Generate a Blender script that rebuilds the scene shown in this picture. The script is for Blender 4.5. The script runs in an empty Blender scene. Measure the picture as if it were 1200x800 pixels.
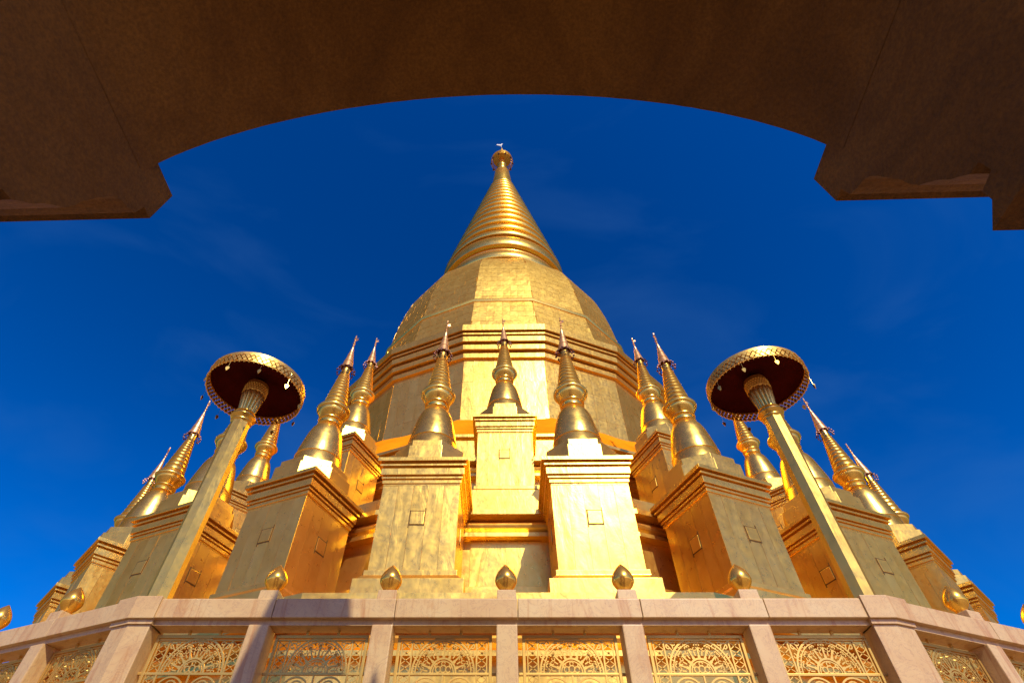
import bpy, bmesh, math, random
from math import sin, cos, tan, pi, radians, sqrt, atan2
from mathutils import Vector, Matrix
random.seed(7)
S = bpy.context.scene
COL = S.collection
H = 2.4            # height of the balustrade rail above the eye, metres
EYE = 1.6
N = 16             # the pagoda is sixteen-sided

# ------------------------------------------------------------------ camera
def add_camera():
    cd = bpy.data.cameras.new('camera'); co = bpy.data.objects.new('camera', cd); COL.objects.link(co)
    p, r, y = 0.86197, 0.0129, -0.0311
    F = Vector((sin(y)*cos(p), cos(y)*cos(p), sin(p)))
    rt = Vector((cos(y), -sin(y), 0)); up = rt.cross(F)
    R = rt*cos(r) + up*sin(r); U = up*cos(r) - rt*sin(r)
    m = Matrix((R, U, -F)).transposed().to_4x4()
    m.translation = Vector((0, 0, EYE))
    co.matrix_world = m
    cd.sensor_width = 36; cd.lens = 639.77/1200*36; cd.shift_x = 22.5/1200
    cd.clip_start = 0.05; cd.clip_end = 6000
    S.camera = co
add_camera()

# ------------------------------------------------------------------ sky and sun
SUN_AZ, SUN_EL = radians(18.6), radians(43)      # sun behind the viewer, to the right
def add_sky():
    w = bpy.data.worlds.new('World'); S.world = w; w.use_nodes = True
    nt = w.node_tree; nt.nodes.clear()
    out = nt.nodes.new('ShaderNodeOutputWorld'); bg = nt.nodes.new('ShaderNodeBackground')
    sky = nt.nodes.new('ShaderNodeTexSky'); sky.sky_type = 'NISHITA'; sky.sun_disc = False
    sky.sun_elevation = SUN_EL; sky.sun_rotation = pi - SUN_AZ
    sky.altitude = 0; sky.air_density = 1.0; sky.dust_density = 0.6; sky.ozone_density = 3.0
    hs = nt.nodes.new('ShaderNodeHueSaturation'); hs.inputs['Saturation'].default_value = 1.29
    hs.inputs['Value'].default_value = 1.0
    # faint high cirrus
    tc = nt.nodes.new('ShaderNodeTexCoord'); mp = nt.nodes.new('ShaderNodeMapping')
    mp.inputs['Scale'].default_value = (1.3, 2.6, 3.2); mp.inputs['Rotation'].default_value = (0.5, 0.2, 0.6)
    nz = nt.nodes.new('ShaderNodeTexNoise'); nz.inputs['Scale'].default_value = 1.6; nz.inputs['Detail'].default_value = 5
    nz.inputs['Distortion'].default_value = 0.6
    rp = nt.nodes.new('ShaderNodeValToRGB')
    rp.color_ramp.elements[0].position = 0.47; rp.color_ramp.elements[0].color = (0, 0, 0, 1)
    rp.color_ramp.elements[1].position = 0.80; rp.color_ramp.elements[1].color = (0.22, 0.22, 0.22, 1)
    mx = nt.nodes.new('ShaderNodeMixRGB'); mx.inputs['Color2'].default_value = (0.8, 2.2, 5.2, 1)
    L = nt.links.new
    L(tc.outputs['Generated'], mp.inputs['Vector']); L(mp.outputs['Vector'], nz.inputs['Vector'])
    L(nz.outputs['Fac'], rp.inputs['Fac']); L(rp.outputs['Color'], mx.inputs['Fac'])
    gm = nt.nodes.new('ShaderNodeGamma'); gm.inputs['Gamma'].default_value = 1.45      # contrasty, polarised blue
    L(sky.outputs['Color'], gm.inputs['Color']); tn = nt.nodes.new('ShaderNodeMixRGB'); tn.blend_type = 'MULTIPLY'; tn.inputs['Fac'].default_value = 1.0; tn.inputs['Color2'].default_value = (1.0, 0.70, 0.92, 1)
    L(gm.outputs['Color'], hs.inputs['Color']); L(hs.outputs['Color'], tn.inputs['Color1']); L(tn.outputs['Color'], mx.inputs['Color1'])
    L(mx.outputs['Color'], bg.inputs['Color']); L(bg.outputs['Background'], out.inputs['Surface'])
    bg.inputs['Strength'].default_value = 0.077
    sl = bpy.data.lights.new('sun', 'SUN'); so = bpy.data.objects.new('sun', sl); COL.objects.link(so)
    sl.energy = 3.75; sl.angle = radians(0.5); sl.color = (1.0, 0.93, 0.79)
    d = Vector((sin(SUN_AZ)*cos(SUN_EL), -cos(SUN_AZ)*cos(SUN_EL), sin(SUN_EL)))
    so.rotation_euler = d.to_track_quat('Z', 'Y').to_euler()
    so.location = (20, -40, 60)
add_sky()
S.view_settings.view_transform = 'Standard'; S.view_settings.look = 'None'
S.view_settings.exposure = 0.25; S.view_settings.gamma = 1.0

# ------------------------------------------------------------------ materials
class NT:
    def __init__(s, name):
        s.m = bpy.data.materials.new(name); s.m.use_nodes = True
        s.t = s.m.node_tree; s.b = s.t.nodes['Principled BSDF']
    def n(s, typ, **kw):
        x = s.t.nodes.new(typ)
        for k, v in kw.items():
            if k in x.inputs: x.inputs[k].default_value = v
            else: setattr(x, k, v)
        return x
    def l(s, a, b): s.t.links.new(a, b)
    def ramp(s, fac, stops):
        r = s.n('ShaderNodeValToRGB'); e = r.color_ramp.elements
        while len(e) < len(stops): e.new(0.5)
        for q, (p, c) in zip(e, stops): q.position = p; q.color = c if len(c) == 4 else (*c, 1)
        s.l(fac, r.inputs['Fac']); return r.outputs['Color']
    def coords(s, scale=(1, 1, 1), rnd=True):
        tc = s.n('ShaderNodeTexCoord'); mp = s.n('ShaderNodeMapping'); mp.inputs['Scale'].default_value = scale
        s.l(tc.outputs['Object'], mp.inputs['Vector'])
        if rnd:
            oi = s.n('ShaderNodeObjectInfo'); mu = s.n('ShaderNodeMath', operation='MULTIPLY'); mu.inputs[1].default_value = 57.0
            s.l(oi.outputs['Random'], mu.inputs[0]); s.l(mu.outputs[0], mp.inputs['Location'])
        return mp.outputs['Vector']
    def noise(s, vec, scale, detail=3, rough=0.5, dist=0):
        x = s.n('ShaderNodeTexNoise', Scale=scale, Detail=detail, Roughness=rough, Distortion=dist)
        s.l(vec, x.inputs['Vector']); return x.outputs['Fac']
    def bump(s, h, strength, dist, prev=None):
        b = s.n('ShaderNodeBump', Strength=strength, Distance=dist); s.l(h, b.inputs['Height'])
        if prev is not None: s.l(prev, b.inputs['Normal'])
        return b.outputs['Normal']

def gold(name, c0, c1, rough=(0.2, 0.34), metal=0.9, crumple=0.0, cscale=3.0, fine=0.15, stain=0.0, tarnish_shade=((0.80, 0.27, 0.045), (0.90, 0.36, 0.07))):
    g = NT(name); v = g.coords()
    n1 = g.noise(v, 1.7, 4, 0.6)
    col = g.ramp(n1, [(0.3, c0), (0.7, c1)])
    if stain > 0:
        vs = g.coords((5.0, 5.0, 0.9)); ns = g.noise(vs, 1.6, 5, 0.65)
        ms = g.ramp(ns, [(0.60, (0, 0, 0)), (0.74, (stain,)*3)])
        mx = g.n('ShaderNodeMixRGB'); mx.inputs['Color2'].default_value = (0.30, 0.19, 0.07, 1)
        g.l(ms, mx.inputs['Fac']); g.l(col, mx.inputs['Color1']); col = mx.outputs['Color']
    oi = g.n('ShaderNodeObjectInfo'); vr = g.n('ShaderNodeMapRange'); vr.inputs['To Min'].default_value = 0.86; vr.inputs['To Max'].default_value = 1.06
    g.l(oi.outputs['Random'], vr.inputs['Value'])
    hv = g.n('ShaderNodeHueSaturation'); g.l(vr.outputs['Result'], hv.inputs['Value']); g.l(col, hv.inputs['Color']); col = hv.outputs['Color']
    g.l(col, g.b.inputs['Base Color'])
    n2 = g.noise(v, 9.0, 4, 0.6)
    mr = g.n('ShaderNodeMapRange'); mr.inputs['To Min'].default_value = rough[0]; mr.inputs['To Max'].default_value = rough[1]
    mr.inputs['From Min'].default_value = 0.3; mr.inputs['From Max'].default_value = 0.7
    g.l(n2, mr.inputs['Value']); g.l(mr.outputs['Result'], g.b.inputs['Roughness'])
    # worn gilding: the reddish ground shows through the leaf as a dull, diffuse share
    tarn = g.ramp(n1, [(0.3, tarnish_shade[0]), (0.7, tarnish_shade[1])]); fac = None
    if crumple > 0:      # scuffs and droppings: small pale dull specks and runs
        sc = g.ramp(g.noise(g.coords((9.0, 9.0, 1.8)), 2.6, 4, 0.7), [(0.775, (0, 0, 0)), (0.80, (0.75, 0.75, 0.75))])
        m3 = g.n('ShaderNodeMixRGB'); m3.inputs['Color2'].default_value = (0.82, 0.70, 0.48, 1)
        g.l(sc, m3.inputs['Fac']); g.l(tarn, m3.inputs['Color1']); tarn = m3.outputs['Color']
        me_ = g.n('ShaderNodeMapRange'); me_.inputs['To Min'].default_value = 1-metal; me_.inputs['To Max'].default_value = 0.7
        g.l(sc, me_.inputs['Value']); fac = me_.outputs['Result']
    nrm = None
    if crumple > 0:
        vc = g.coords((0.8, 0.8, 0.32))
        nrm = g.bump(g.noise(vc, cscale*2.2, 3, 0.55, 1.2), crumple*0.8, 0.022)
        rd = g.n('ShaderNodeTexNoise', noise_type='RIDGED_MULTIFRACTAL', Scale=cscale*2.0, Detail=2.0, Roughness=0.5, Distortion=0.7)
        g.l(vc, rd.inputs['Vector'])
        nrm = g.bump(rd.outputs['Fac'], crumple*0.7, 0.012, nrm)
    if fine > 0:
        nrm = g.bump(g.noise(v, 26.0, 3, 0.6), fine, 0.006, nrm)
    if nrm is not None: g.l(nrm, g.b.inputs['Normal'])
    g.b.inputs['Metallic'].default_value = 1.0
    d = g.n('ShaderNodeBsdfPrincipled'); d.inputs['Roughness'].default_value = 0.6; d.inputs['Specular IOR Level'].default_value = 0.2
    g.l(tarn, d.inputs['Base Color'])
    if nrm is not None: g.l(nrm, d.inputs['Normal'])
    ms_ = g.n('ShaderNodeMixShader'); ms_.inputs[0].default_value = 1-metal
    if fac is not None: g.l(fac, ms_.inputs[0])
    g.l(g.b.outputs[0], ms_.inputs[1]); g.l(d.outputs[0], ms_.inputs[2])
    g.l(ms_.outputs[0], [q for q in g.t.nodes if q.type == 'OUTPUT_MATERIAL'][0].inputs['Surface'])
    g.b.inputs['Specular Tint'].default_value = (1.0, 0.62, 0.24, 1)      # warm edge reflection of gilding
    return g.m
GA, GB = (0.84, 0.565, 0.09), (0.95, 0.67, 0.135)
M_SHEET = gold('gold_sheet', GA, GB, (0.26, 0.38), 0.80, 0.42, 1.6, 0.1, 0.22)
M_TRIM = gold('gold_trim', GA, GB, (0.24, 0.36), 0.82, 0.25, 3.0, 0.1, 0.35)
M_SPIRE = gold('gold_spire', (0.80, 0.55, 0.10), (0.90, 0.64, 0.14), (0.22, 0.32), 0.85, 0.0, 3.0, 0.12, 0.35)
M_DOME = gold('gold_dome', (0.68, 0.47, 0.09), (0.84, 0.60, 0.13), (0.32, 0.44), 0.82, 0.12, 3.0, 0.2, 0.5)
M_BUD = gold('gold_bud', (0.82, 0.54, 0.07), (0.90, 0.62, 0.10), (0.20, 0.28), 0.78, 0.0, 3.0, 0.06, 0.15)
M_IRON = gold('bronze_paint', (0.66, 0.41, 0.09), (0.80, 0.52, 0.13), (0.36, 0.48), 0.6, 0.0, 3.0, 0.1, 0.2, ((0.46, 0.27, 0.065), (0.60, 0.37, 0.10)))
M_LACE = gold('gold_lace', (0.80, 0.52, 0.10), (0.92, 0.62, 0.14), (0.34, 0.46), 0.8, 0.0, 3.0, 0.2, 0.2)
M_TIN = gold('pink_gilt_tin', (0.66, 0.42, 0.20), (0.80, 0.55, 0.28), (0.3, 0.42), 0.7, 0.0, 3, 0.1, 0.3)

def marble():
    g = NT('pink_marble'); v = g.coords((1, 1, 1))
    base = g.ramp(g.noise(v, 2.2, 6, 0.62, 0.6), [(0.28, (0.53, 0.31, 0.12)), (0.52, (0.60, 0.385, 0.155)), (0.75, (0.62, 0.44, 0.20))])
    vs = g.coords((6.0, 6.0, 0.7))
    st = g.ramp(g.noise(vs, 1.1, 5, 0.7, 1.2), [(0.53, (0, 0, 0)), (0.66, (0.85, 0.85, 0.85))])
    mx = g.n('ShaderNodeMixRGB'); mx.inputs['Color2'].default_value = (0.47, 0.22, 0.065, 1)
    g.l(st, mx.inputs['Fac']); g.l(base, mx.inputs['Color1'])
    wv = g.ramp(g.noise(v, 5.0, 8, 0.7, 2.2), [(0.485, (0, 0, 0)), (0.50, (0.6, 0.6, 0.6)), (0.515, (0, 0, 0))])
    m2 = g.n('ShaderNodeMixRGB'); m2.inputs['Color2'].default_value = (0.30, 0.14, 0.08, 1)
    g.l(wv, m2.inputs['Fac']); g.l(mx.outputs['Color'], m2.inputs['Color1'])
    g.l(m2.outputs['Color'], g.b.inputs['Base Color'])
    g.b.inputs['Roughness'].default_value = 0.42
    g.l(g.bump(g.noise(v, 40, 3, 0.6), 0.15, 0.004), g.b.inputs['Normal'])
    return g.m
M_MARBLE = marble()

def stucco():
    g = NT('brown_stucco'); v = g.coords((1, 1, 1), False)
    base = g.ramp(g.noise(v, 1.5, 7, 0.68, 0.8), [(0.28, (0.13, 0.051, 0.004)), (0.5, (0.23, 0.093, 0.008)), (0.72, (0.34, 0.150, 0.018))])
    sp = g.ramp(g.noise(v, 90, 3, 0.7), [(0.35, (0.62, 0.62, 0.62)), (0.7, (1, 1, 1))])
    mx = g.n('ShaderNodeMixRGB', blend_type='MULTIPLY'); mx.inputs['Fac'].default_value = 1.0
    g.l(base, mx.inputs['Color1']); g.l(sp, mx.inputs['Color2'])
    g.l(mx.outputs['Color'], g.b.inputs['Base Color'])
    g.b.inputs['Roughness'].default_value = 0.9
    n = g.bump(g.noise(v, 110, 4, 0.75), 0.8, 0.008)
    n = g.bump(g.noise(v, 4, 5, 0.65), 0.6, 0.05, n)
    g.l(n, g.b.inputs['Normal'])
    return g.m
M_STUCCO = stucco()

def plain(name, c, rough=0.6, metal=0.0, var=0.25, scale=6.0, bump=0.2, spec=0.5):
    g = NT(name); g.b.inputs['Specular IOR Level'].default_value = spec; v = g.coords()
    d = tuple(x*(1-var) for x in c)
    g.l(g.ramp(g.noise(v, scale, 4, 0.6), [(0.3, d), (0.7, c)]), g.b.inputs['Base Color'])
    g.b.inputs['Roughness'].default_value = rough; g.b.inputs['Metallic'].default_value = metal
    g.b.inputs['Specular Tint'].default_value = (1.0, 0.62, 0.24, 1)      # warm edge reflection of gilding
    if bump: g.l(g.bump(g.noise(v, scale*6, 3), bump, 0.01), g.b.inputs['Normal'])
    return g.m
M_PAVE = plain('paving_stone', (0.36, 0.25, 0.17), 0.7, 0, 0.3, 0.8)
M_GROUND = plain('dry_ground', (0.26, 0.20, 0.13), 0.95, 0, 0.4, 0.05)
M_RED = plain('dark_red_cloth', (0.055, 0.004, 0.004), 0.9, 0, 0.4, 5, 0.2, 0.08)
M_SEAM_SHADE = plain('tarnish_shade', (0.16, 0.085, 0.025), 0.5, 0.4, 0.3)  # dark brown painted in place of the shadow in the hatch seams
M_BEAD = plain('dark_bells', (0.20, 0.10, 0.09), 0.35, 0.7, 0.4)
def sash_mat():
    g = NT('saffron_cloth'); v = g.coords()
    g.l(g.ramp(g.noise(v, 0.9, 3), [(0.3, (0.82, 0.20, 0.003)), (0.7, (0.90, 0.29, 0.005))]), g.b.inputs['Base Color'])
    g.b.inputs['Roughness'].default_value = 0.8
    g.b.inputs['Specular IOR Level'].default_value = 0.02
    g.l(g.bump(g.noise(g.coords((1, 1, 3)), 1.4, 3, 0.5, 1.5), 0.6, 0.12), g.b.inputs['Normal'])
    return g.m
M_SASH = sash_mat()

# ------------------------------------------------------------------ mesh helpers
class MB:
    def __init__(s): s.v = []; s.f = []
    def add(s, vs, fs, M=None):
        o = len(s.v)
        s.v += [tuple(M @ Vector(p)) if M is not None else tuple(p) for p in vs]
        s.f += [tuple(i+o for i in f) for f in fs]
    def box(s, x0, x1, y0, y1, z0, z1, M=None):
        vs = [(x0,y0,z0),(x1,y0,z0),(x1,y1,z0),(x0,y1,z0),(x0,y0,z1),(x1,y0,z1),(x1,y1,z1),(x0,y1,z1)]
        s.add(vs, [(0,3,2,1),(4,5,6,7),(0,1,5,4),(1,2,6,5),(2,3,7,6),(3,0,4,7)], M)
    def sweep(s, prof, n=N, off=None, M=None, cap=(False, False), arc=None):
        """prof: (radius, z); n-gon with a flat face towards -Y when off is None (radius = apothem); circles: off=0"""
        k = 1/cos(pi/n) if off is None else 1.0
        a0 = -pi/2 - pi/n if off is None else off
        vs = [(r*k*cos(a0+2*pi*i/n), r*k*sin(a0+2*pi*i/n), z) for r, z in prof for i in range(n)]
        fs = []
        for j in range(len(prof)-1):
            for i in range(n):
                if arc and i not in arc: continue
                i2 = (i+1) % n
                fs.append((j*n+i, j*n+i2, (j+1)*n+i2, (j+1)*n+i))
        if cap[0]: fs.append(tuple(reversed(range(n))))
        if cap[1]: fs.append(tuple((len(prof)-1)*n+i for i in range(n)))
        s.add(vs, fs, M)
    def prism(s, poly, d0, d1, axis='x', M=None):
        """poly: list of 2-D points, extruded along an axis"""
        def P(a, b, d):
            return (d, a, b) if axis == 'x' else ((a, d, b) if axis == 'y' else (a, b, d))
        n = len(poly)
        vs = [P(a, b, d0) for a, b in poly] + [P(a, b, d1) for a, b in poly]
        fs = [tuple(range(n)), tuple(reversed(range(n, 2*n)))] + [(i, i+n, (i+1) % n+n, (i+1) % n) for i in range(n)]
        s.add(vs, fs, M)
    def bar(s, pts, w, d=None, M=None, closed=False):
        """square bar along a polyline in the x-z plane (thickness d along y)"""
        d = d or w; n = len(pts); P = [Vector((p[0], 0, p[1])) if len(p) == 2 else Vector(p) for p in pts]
        vs = []
        for i, p in enumerate(P):
            a = P[(i-1) % n] if (closed or i > 0) else p; b = P[(i+1) % n] if (closed or i < n-1) else p
            t = (b-a).normalized(); nn = Vector((-t.z, 0, t.x))
            for u, q in ((-1,-1),(1,-1),(1,1),(-1,1)): vs.append(p + nn*u*w/2 + Vector((0, q*d/2, 0)))
        fs = []
        for i in range(n if closed else n-1):
            j = (i+1) % n
            for k in range(4): fs.append((i*4+k, i*4+(k+1) % 4, j*4+(k+1) % 4, j*4+k))
        if not closed: fs += [(0,3,2,1), ((n-1)*4, (n-1)*4+1, (n-1)*4+2, (n-1)*4+3)]
        s.add(vs, fs, M)
    def mesh(s, name, mat, smooth=None, bevel=0, recalc=True):
        me = bpy.data.meshes.new(name); me.from_pydata(s.v, [], s.f)
        bm = bmesh.new(); bm.from_mesh(me)
        if recalc: bmesh.ops.recalc_face_normals(bm, faces=bm.faces)
        if bevel:
            es = [e for e in bm.edges if len(e.link_faces) == 2 and e.calc_face_angle(0) > 0.6]
            bmesh.ops.bevel(bm, geom=es, offset=bevel, segments=2, affect='EDGES', profile=0.6, clamp_overlap=True)
        bm.to_mesh(me); bm.free()
        me.materials.append(mat)
        if smooth is not None:
            me.polygons.foreach_set('use_smooth', [True]*len(me.polygons))
            me.set_sharp_from_angle(angle=radians(smooth))
        return me

def obj(name, me, parent=None, loc=None, M=None):
    o = bpy.data.objects.new(name, me); COL.objects.link(o)
    if parent is not None: o.parent = parent
    if M is not None: o.matrix_local = M
    elif loc is not None: o.location = loc
    return o
def tag(o, label=None, cat=None, group=None, kind=None):
    for k, v in (('label', label), ('category', cat), ('group', group), ('kind', kind)):
        if v: o[k] = v
    return o
def thing(name, loc, label, cat, group=None, rz=0):
    o = bpy.data.objects.new(name, None); COL.objects.link(o); o.location = loc; o.rotation_euler = (0, 0, rz)
    o.empty_display_size = 0.3
    return tag(o, label, cat, group)
def copy_tree(o, parent=None):
    c = o.copy(); COL.objects.link(c)
    if parent is not None: c.parent = parent; c.matrix_parent_inverse = o.matrix_parent_inverse.copy()
    for ch in KIDS(o): copy_tree(ch, c)
    return c
def KIDS(o): return list(o.children)
def Z(h): return h*H + EYE            # rail units above the eye -> metres
CX, CY = 0.0, 9.797*H              # pagoda axis
BX = 0.0                          # balustrade centre line

def lerp(x, tab):
    for (a, b), (c, d) in zip(tab, tab[1:]):
        if x <= c: return b+(d-b)*(x-a)/(c-a)
    return tab[-1][1]
def plan(a): return lerp(a, [(0,0),(3.24,3.04),(3.88,3.669),(6.22,5.99),(7.8,7.575)])           # surveyed radii of the pagoda
def level(z): return lerp(z, [(-1,-1),(0.3,0.34),(1.55,1.564),(2.62,2.63),(4.02,4.027),(6.95,6.921),(7.67,7.622),(9.27,9.196),(11.5,11.348),(14.3,14.024),(18,17.555),(21.8,21.164),(26.2,25.343),(30,29)])
def prof(pts): return [(a*H, z*H) for a, z in pts]
def face_M(k, A, z=0.0, s=0.0, cx=CX):
    """local frame on side k of the sixteen-gon: x along the side, -y outwards"""
    th = k*2*pi/N
    c = Vector((cx, CY, z)) + Vector((sin(th), -cos(th), 0))*A*H + Vector((cos(th), sin(th), 0))*s*H
    return Matrix.Translation(c) @ Matrix.Rotation(th, 4, 'Z')

# ------------------------------------------------------------------ ground and terrace
def build_ground():
    b = MB(); R = 4000
    b.add([(-R,-R,0),(R,-R,0),(R,R,0),(-R,R,0)], [(0,1,2,3)])
    g = obj('ground', b.mesh('ground', M_GROUND)); tag(g, kind='structure')
    b = MB(); b.sweep([(40, 0.0), (40, 0.02), (0.5, 0.02)], 48, 0.0, cap=(False, True))
    p = obj('pavement', b.mesh('pavement', M_PAVE), loc=(CX, CY, 0)); tag(p, kind='structure')
    b = MB(); b.sweep([(7.595*H, 0.02), (7.595*H, Z(0.22)), (7.635*H, Z(0.23)), (7.635*H, Z(0.30)), (5.8*H, Z(0.30))])
    t = obj('terrace', b.mesh('terrace', M_MARBLE), loc=(BX, CY, 0)); tag(t, kind='structure')
build_ground()

# ------------------------------------------------------------------ gold sheet metal pieces
def sheet_mesh(name, w, h, th=0.018, nx=4, nz=5, amp=0.005, seed=0, mat=None, gap=0.006):
    """one slightly buckled metal sheet, standing proud of the plane y=0 (front towards -y), centred"""
    rnd = random.Random(seed); b = MB(); vs = []
    W, Hh = w/2-gap, h/2-gap
    for j in range(nz+1):
        for i in range(nx+1):
            u, q = i/nx, j/nz
            edge = i in (0, nx) or j in (0, nz)
            y = -th + (0 if edge else rnd.uniform(-amp, amp))
            vs.append((-W+2*W*u, y, -Hh+2*Hh*q))
    fs = [(j*(nx+1)+i, j*(nx+1)+i+1, (j+1)*(nx+1)+i+1, (j+1)*(nx+1)+i) for j in range(nz) for i in range(nx)]
    rim = [i for i in range(nx+1)] + [j*(nx+1)+nx for j in range(1, nz+1)] + [nz*(nx+1)+i for i in range(nx-1, -1, -1)] + [j*(nx+1) for j in range(nz-1, 0, -1)]
    o = len(vs)
    for r in rim: vs.append((vs[r][0], 0.004, vs[r][2]))
    m = len(rim)
    for a in range(m): fs.append((rim[a], o+a, o+(a+1) % m, rim[(a+1) % m]))
    b.add(vs, fs)
    return b.mesh(name, mat or M_SHEET, smooth=30, recalc=False)

# ------------------------------------------------------------------ the big pagoda
def build_pagoda():
    P = thing('pagoda', (CX, CY, 0), 'huge gilded sixteen-sided pagoda with ringed spire towering over all the small stupas', 'pagoda')
    def part(name, pr, mat, n=N, off=None, smooth=None, parent=P, cap=(False, True), bevel=0):
        b = MB(); b.sweep([(plan(a)*H, Z(level(z))) for a, z in pr], n, off, cap=cap)
        return obj(name, b.mesh(name, mat, smooth, bevel), parent)
    def bulge(a0, z0, a1, z1, out, m=6):
        return [(a0+(a1-a0)*t/m + out*sin(pi*t/m), z0+(z1-z0)*t/m) for t in range(m+1)]
    pl = [(6.72,0.305),(6.72,0.55),(6.60,0.60),(6.60,0.80),(6.66,0.82),(6.66,0.88),(6.58,0.90),(6.58,1.165),(6.66,1.17),(6.66,1.20)]
    pl += bulge(6.58,1.205,6.58,1.335,0.07) + [(6.70,1.345),(6.70,1.40),(6.64,1.41),(6.64,1.545),(5.6,1.545)]
    part('plinth', pl, M_SHEET)
    lt = [(5.86,1.55),(5.86,1.95),(5.83,1.965),(5.75,1.98),(5.75,2.385),(5.83,2.39),(5.83,2.425)]
    lt += bulge(5.76,2.435,5.76,2.565,0.06) + [(5.87,2.575),(5.87,2.62),(5.55,2.625)]
    low = part('lower_terrace', lt, M_SHEET)
    up = [(5.60,2.63),(5.60,2.93),(4.74,2.93),(4.74,3.36),(4.68,3.38),(4.63,3.39),(4.63,3.785),(4.71,3.79),(4.71,3.825)]
    up += bulge(4.64,3.835,4.64,3.965,0.06) + [(4.75,3.975),(4.75,4.02),(4.2,4.025)]
    part('upper_terrace', up, M_SHEET)
    part('drum_base', [(4.28,4.03),(4.28,4.66),(4.25,4.665),(4.25,4.70),(4.31,4.705),(4.31,4.75),(4.1,4.76),(3.6,5.45)], M_SHEET)
    drum = part('drum', [(3.655,5.30),(3.655,6.95)], M_TRIM, cap=(False, False))
    part('drum_cornice', [(3.66,6.94),(3.72,6.95),(3.72,7.06),(3.66,7.065),(3.66,7.10),(3.775,7.11),(3.775,7.225),(3.69,7.23),(3.69,7.27),
                          (3.82,7.275),(3.82,7.40),(3.72,7.405),(3.72,7.435),(3.845,7.435),(3.845,7.475),(3.74,7.48),(3.74,7.51),(3.885,7.51),(3.885,7.665),(3.3,7.69)], M_SHEET)
    # sheets riveted on the drum faces in view
    cols, rows = 8, 3
    wf = 2*plan(3.66)*tan(pi/N)*H; hf = (level(6.945)-level(5.305))*H
    sm = [sheet_mesh('drum_sheet', wf/cols, hf/rows, 0.030, 3, 6, 0.006, 40+i, gap=0.003) for i in range(4)]
    rnd = random.Random(3)
    for k in range(-2, 3):
        for c in range(cols):
            for r in range(rows):
                M = face_M(k, plan(3.657), Z(level(5.305))+hf*(r+0.5)/rows, (-0.5+(c+0.5)/cols)*wf/H, cx=0)
                M.translation.y -= CY
                M = M @ Matrix.Rotation(rnd.uniform(-0.007, 0.007), 4, 'Z') @ Matrix.Rotation(rnd.uniform(-0.006, 0.006), 4, 'X')
                obj('sheet', rnd.choice(sm), drum, M=M)
    # sheets on the lower terrace wall between the stupas
    sm = [sheet_mesh('wall_sheet', 0.36, 0.93, 0.02, 3, 8, 0.004, 60+i, gap=0.003) for i in range(3)]
    for k in (-2, -1, 0, 1, 2):
        for c in range(-2, 2):
            M = face_M(k, plan(5.752), Z(level(2.182)), (c+0.5)*0.148, cx=0); M.translation.y -= CY
            obj('sheet', rnd.choice(sm), low, M=M)
    # dome
    dp = [(3.50,7.68),(3.39,8.32),(3.24,9.27),(3.09,10.35),(2.86,11.35),(2.52,12.08),(1.98,12.66),(1.6,12.95)]
    def at(t):     # Catmull-Rom along the dome profile
        t = t*(len(dp)-1); i = min(int(t), len(dp)-2); f = t-i
        p = [dp[max(i-1, 0)], dp[i], dp[i+1], dp[min(i+2, len(dp)-1)]]
        return tuple(0.5*((2*p[1][q]) + (-p[0][q]+p[2][q])*f + (2*p[0][q]-5*p[1][q]+4*p[2][q]-p[3][q])*f*f + (-p[0][q]+3*p[1][q]-3*p[2][q]+p[3][q])*f**3) for q in (0, 1))
    core = [at(i/40) for i in range(41)]
    dome = part('dome', [(a-0.012, z) for a, z in core], M_TRIM)
    part('dome_band', [(3.235,9.20),(3.27,9.21),(3.29,9.26),(3.27,9.31),(3.225,9.32)], M_TRIM, parent=dome, smooth=40)
    b = MB(); nrow, ncol = 32, 8
    for k in range(-4, 5):
        th = k*2*pi/N
        for r in range(nrow):
            (a0, z0), (a1, z1) = [(plan(a), level(z)) for a, z in (at(r/nrow), at((r+0.97)/nrow))]
            off = rnd.random()
            for c in range(-1, ncol):
                u0 = max(0, (c+off)/ncol); u1 = min(1, (c+off+0.985)/ncol)
                if u1-u0 < 0.02: continue
                t = [rnd.uniform(-0.003, 0.003) for _ in range(4)]
                w0, w1 = a0*tan(pi/N), a1*tan(pi/N)
                q = [((2*u0-1)*w0, a0+t[0], z0), ((2*u1-1)*w0, a0+t[1], z0), ((2*u1-1)*w1, a1+t[2], z1), ((2*u0-1)*w1, a1+t[3], z1)]
                vs = []
                for d in (0.004, -0.010):
                    for x, a, z in q:
                        A = a+d
                        vs.append(((x*cos(th)+A*sin(th))*H, (x*sin(th)-A*cos(th))*H, Z(z)))
                b.add(vs, [(0,1,2,3),(4,5,1,0),(5,6,2,1),(6,7,3,2),(7,4,0,3)])
    tag(obj('sheet', b.mesh('dome_sheets', M_DOME), dome), kind='stuff')
    # ringed spire
    sp = part('spire', [(1.9,12.5),(1.9,13.9),(1.66,14.4),(0.26,21.8),(0.36,22.1),(0.27,23.3),(0.2,23.35)], M_SPIRE, 64, 0.0, 40)
    def ring(r0, z0, r1, z1, out, m=7, mat=M_SPIRE):
        h = z1-z0
        pts = [(r0-0.13, z0), (r0+out*0.75, z0+0.02*h), (r0+out, z0+0.12*h), (r0+out*1.02+(r1-r0)*0.3, z0+0.32*h), (r0+out*0.85+(r1-r0)*0.6, z0+0.6*h), (r0+out*0.45+(r1-r0)*0.85, z0+0.85*h), (r1, z1), (r1-0.13, z1)]
        bb = MB(); bb.sweep([(plan(a)*H, Z(level(z))) for a, z in pts], 72, 0.0)
        obj('ring', bb.mesh('ring', mat, 50), sp)
    ring(1.95,12.55,1.97,12.85,0.05); ring(1.95,12.92,1.95,13.42,0.13); ring(1.92,13.47,1.90,13.60,0.03)
    ring(1.96,13.66,1.93,14.28,0.10)
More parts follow.
